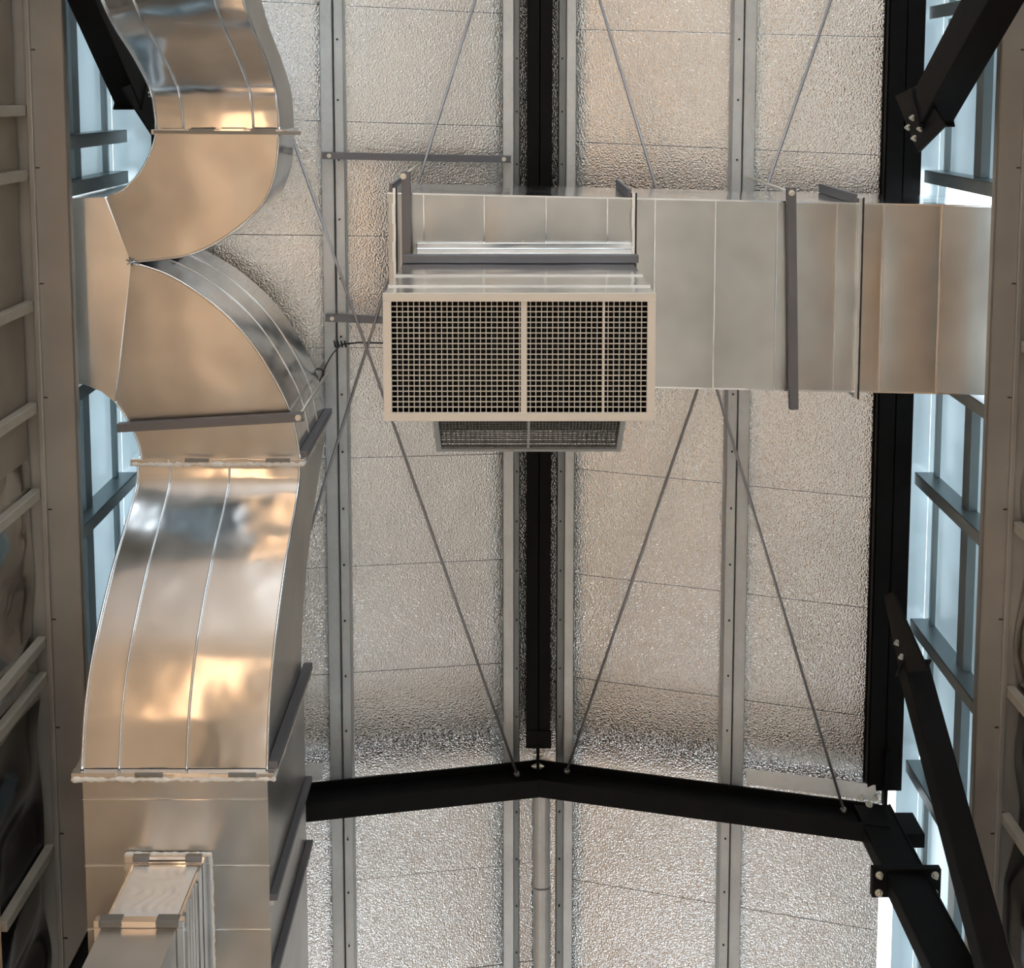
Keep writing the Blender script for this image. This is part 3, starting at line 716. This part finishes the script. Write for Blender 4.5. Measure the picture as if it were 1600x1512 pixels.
# joints of the left duct
def joint(y, x0, x1, z0, z1, pr, seal, side=True):
    j = bpy.data.objects.new('joint', None); COL.objects.link(j); j.parent = ld; j.location = Vector(((x0 + x1) / 2, y, z0)) - parent_world(ld)
    mb = MB(); mb.box(x0 - pr, x1 + pr, y - 0.012, y + 0.012, z0 - pr, z0 - 0.001).box(x1 + 0.001, x1 + pr, y - 0.012, y + 0.012, z0, z1).box(x0 - pr, x0 - 0.001, y - 0.012, y + 0.012, z0, z1)
    mb.build('flange', GALV_S, j, bevel=0.002)
    if side: MB().box(x1 + 0.002, x1 + pr + 0.012, y - 0.045, y - 0.013, z0, z1).build('side_angle', STRUT, j, bevel=0.002)
    nclip = 4
    for k in range(nclip):
        x = lerp(x0, x1, (k + 0.5) / nclip); MB().box(x - 0.06, x + 0.06, y - 0.016, y + 0.002, z0 - pr - 0.005, z0 - pr + 0.004).build('clip', PURLD if k % 2 else GALV_S, j, bevel=0.001)
    if seal:
        rr = random.Random(int(y * 100)); pts = []; rad = []
        for k in range(60):
            pts.append((lerp(x0 - pr, x1 + pr, k / 59), y + 0.014 + rr.uniform(-0.003, 0.004), z0 - pr + 0.006 + rr.uniform(-0.002, 0.002))); rad.append(rr.uniform(0.007, 0.017))
        MB().tube(pts, rad, 7).build('sealant', SEAL, j)
        pts = []; rad = []
        for k in range(40):
            pts.append((x1 + pr, y + 0.014 + rr.uniform(-0.003, 0.004), lerp(z0 - pr, z1, k / 39))); rad.append(rr.uniform(0.004, 0.010))
        MB().tube(pts, rad, 7).build('sealant', SEAL, j)
joint(yS, LX0, LX1, zS, zST, 0.035, True)
joint(UY(718, 5.6), LX0, LX1, EZ, EZT, 0.03, True)
joint(UY(206, 5.6), UX0, UX1, EZ, EZU, 0.02, False, side=False)
MB().bar(U(240, 206, 5.58), U(470, 208, 5.58), 0.016, 0.012).build('cross_bar', PURLD, ld)
# drop outlet under the straight run
bx0, bx1, by0, by1 = -1.645, -1.345, UY(1350, 4.72), UY(1350, 4.72) + 0.62
dp = bpy.data.objects.new('drop_box', None); COL.objects.link(dp); dp.parent = ld; dp.location = Vector((-1.5, by0 + 0.3, zS)) - parent_world(ld)
walls('upper_sleeve', bx0, bx1, by0, by1, 4.35 + CZ, zS - 0.004, GALV_S, dp)
walls('lower_sleeve', bx0 - 0.0, bx1 + 0.0, by0, by1, 3.85 + CZ, 4.35 + CZ, GALV, dp)
def frame_ring(name, x0, x1, y0, y1, za, zb2, pr, mat, root):
    mb = MB(); mb.box(x0 - pr, x1 + pr, y0 - pr, y0 - 0.001, za, zb2).box(x0 - pr, x1 + pr, y1 + 0.001, y1 + pr, za, zb2).box(x0 - pr, x0 - 0.001, y0 - 0.001, y1 + 0.001, za, zb2).box(x1 + 0.001, x1 + pr, y0 - 0.001, y1 + 0.001, za, zb2)
    return mb.build(name, mat, root, bevel=0.002)
frame_ring('top_flange', bx0, bx1, by0, by1, zS - 0.028, zS - 0.012, 0.034, GALV_S, dp)
frame_ring('mid_flange', bx0, bx1, by0, by1, 4.335 + CZ, 4.365 + CZ, 0.03, GALV_S, dp)
for u in (0.12, 0.88):
    x = lerp(bx0, bx1, u); MB().box(x - 0.045, x + 0.045, by0 - 0.034, by0 - 0.006, 4.33 + CZ, 4.372 + CZ).build('clip', PURLD, dp, bevel=0.002)
    MB().box(x - 0.035, x + 0.035, by0 - 0.038, by0 - 0.008, zS - 0.034, zS - 0.01).build('clip', PURLD, dp, bevel=0.002)
rr = random.Random(4)
for pts in ([(bx0 - 0.035, by0 - 0.034), (bx1 + 0.035, by0 - 0.034)], [(bx1 + 0.036, by0 - 0.034), (bx1 + 0.036, by1)], [(bx0 - 0.036, by0 - 0.034), (bx0 - 0.036, by0 + 0.1)]):
    q = resample([Vector((a, b2, zS - 0.008)) for a, b2 in pts], 40)
    MB().tube([p + Vector((rr.uniform(-.002, .002), rr.uniform(-.002, .002), 0)) for p in q], [rr.uniform(0.005, 0.009) for _ in q], 6).build('sealant', SEAL, dp)
for zz in (4.40, 4.44, 4.52, 4.60, 4.63):
    MB().box(bx1 + 0.001, bx1 + 0.009, by0 + 0.01, by1, zz + CZ, zz + CZ + 0.012).build('side_rib', GALV_S, dp)
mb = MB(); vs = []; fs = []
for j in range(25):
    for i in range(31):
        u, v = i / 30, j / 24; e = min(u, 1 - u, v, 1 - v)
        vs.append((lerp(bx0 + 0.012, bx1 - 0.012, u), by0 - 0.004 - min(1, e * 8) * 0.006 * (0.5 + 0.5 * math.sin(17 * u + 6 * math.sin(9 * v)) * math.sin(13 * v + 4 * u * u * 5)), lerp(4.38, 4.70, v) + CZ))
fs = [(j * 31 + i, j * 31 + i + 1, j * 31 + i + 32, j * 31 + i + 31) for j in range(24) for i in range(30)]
mb.add(vs, fs, True); w_ = mb.build('foil_wrap', CRINK, dp); w_['label'] = 'crinkled bright foil wrap'  # lighter crinkled sheet over the front of the upper sleeve

# ------------------------------------------------------------------ trapeze hangers
def hanger(label, A, B, rods, wd=0.042):
    t = thing('duct_hanger', label, 'hanger', (A + B) / 2, 'strut duct hangers')
    mb = MB(); d = (B - A).normalized(); s2 = d.cross(Vector((0, 0, 1))).normalized()
    mb.bar(A, B, wd, 0.006)
    for k in (-1, 1): mb.bar(A + s2 * k * (wd / 2 - 0.002) + Vector((0, 0, 0.018)), B + s2 * k * (wd / 2 - 0.002) + Vector((0, 0, 0.018)), 0.004, 0.036)
    mb.build('strut_bar', STRUT, t, bevel=0.001)
    for P, top in rods:
        MB().tube([P - Vector((0, 0, 0.03)), Vector((P.x, P.y, top))], 0.008, 8).build('threaded_rod', BOLT, t)
        bolt(t, P - Vector((0, 0, 0.004)), (0, 0, -1), 0.9, 'nut')
    return t
hz = 5.535
A = U(634, 268, hz); B = Vector((A.x, UY(625, hz), A.z))
hanger('dark strut hanger bar beside the grille neck at the left duct end', A, B, [(A + Vector((-0.012, 0.022, 0)), 6.58 + CZ)])
A, B = U(1237, 293, hz), U(1241, 640, hz)
hanger('dark strut hanger bar across the right half of the long duct', A, B, [(A + Vector((0, 0.025, 0)), 6.55 + CZ)])
A, B = U(183, 669, hz), U(474, 652, hz)
hanger('dark strut hanger bar under the copper toned lower elbow', A, B, [(B - Vector((0.025, 0, 0)), 6.42 + CZ)])
# cable with clamp
P0 = U(497, 602, 6.42); P1 = U(533, 538, 6.5); P2 = U(600, 537, 6.55)
t = thing('cable', 'thin black cable tied to the left purlin near the grille', 'cable', P1)
MB().tube(smooth_curve([U(478, 588, 6.42), U(500, 575, 6.43), U(505, 590, 6.43), P0, U(515, 560, 6.45), P1], 24), 0.004, 6).build('loose_end', CABLE, t)
MB().tube([P1, U(560, 535, 6.53), U(700, 538, 6.6)], 0.005, 6).build('straight_end', CABLE, t)
mb = MB()
for k in range(4): mb.tube([P1 + Vector((-0.04 + 0.02 * k, -0.02, 0.0)), P1 + Vector((-0.03 + 0.02 * k, 0.015, -0.012))], 0.006, 6)
mb.build('clamp', CABLE, t)

# ------------------------------------------------------------------ added linear lights, unseen below the view, brightening ceiling and ducts
def lamp(x, y, sgn, label):  # builds one added linear light, unseen
    t = thing('wall_lamp', label, 'lamp', (x, y, 2.4), 'linear wall lamps')
    MB().box(min(x, x - sgn * 0.06), max(x, x - sgn * 0.06), y - 6.02, y + 6.02, 2.36, 2.44).build('housing', FRAMEG, t, bevel=0.004)  # housing of the added light
    MB().tube([(x - sgn * 0.10, y - 6.0, 2.36), (x - sgn * 0.10, y + 6.0, 2.36)], 0.03, 12).build('diffuser', ADDLIGHT, t)
    MB().bar((x - sgn * 0.11, y - 6.02, 2.43), (x - sgn * 0.11, y + 6.02, 2.43), 0.20, 0.004, up=(sgn * 0.25, 0, 1)).build('shade', BLADE, t)
lamp(XWL + 0.001, 1.0, -1, 'long warm linear lamp on the plywood lining of the left wall, below the view')
lamp(XWR - 0.001, 1.0, 1, 'long warm linear lamp on the grey lining of the right wall, below the view')
t = thing('wall_lamp', 'warm uplight trough on the left wall, below the view', 'lamp', (XWL, 0.9, 3.5), 'linear wall lamps')
MB().box(XWL + 0.001, XWL + 0.06, -0.6, 2.4, 3.46, 3.54).build('housing', FRAMEG, t, bevel=0.004)  # housing of the added uplight
MB().tube([(XWL + 0.10, -0.58, 3.53), (XWL + 0.10, 2.38, 3.53)], 0.025, 12).build('diffuser', ADDWARM, t)  # added emitter, unseen, puts warm light on left wall and elbows
MB().bar((XWL + 0.11, -0.6, 3.47), (XWL + 0.11, 2.4, 3.47), 0.20, 0.004, up=(0.2, 0, 1)).build('shade', BLADE, t)
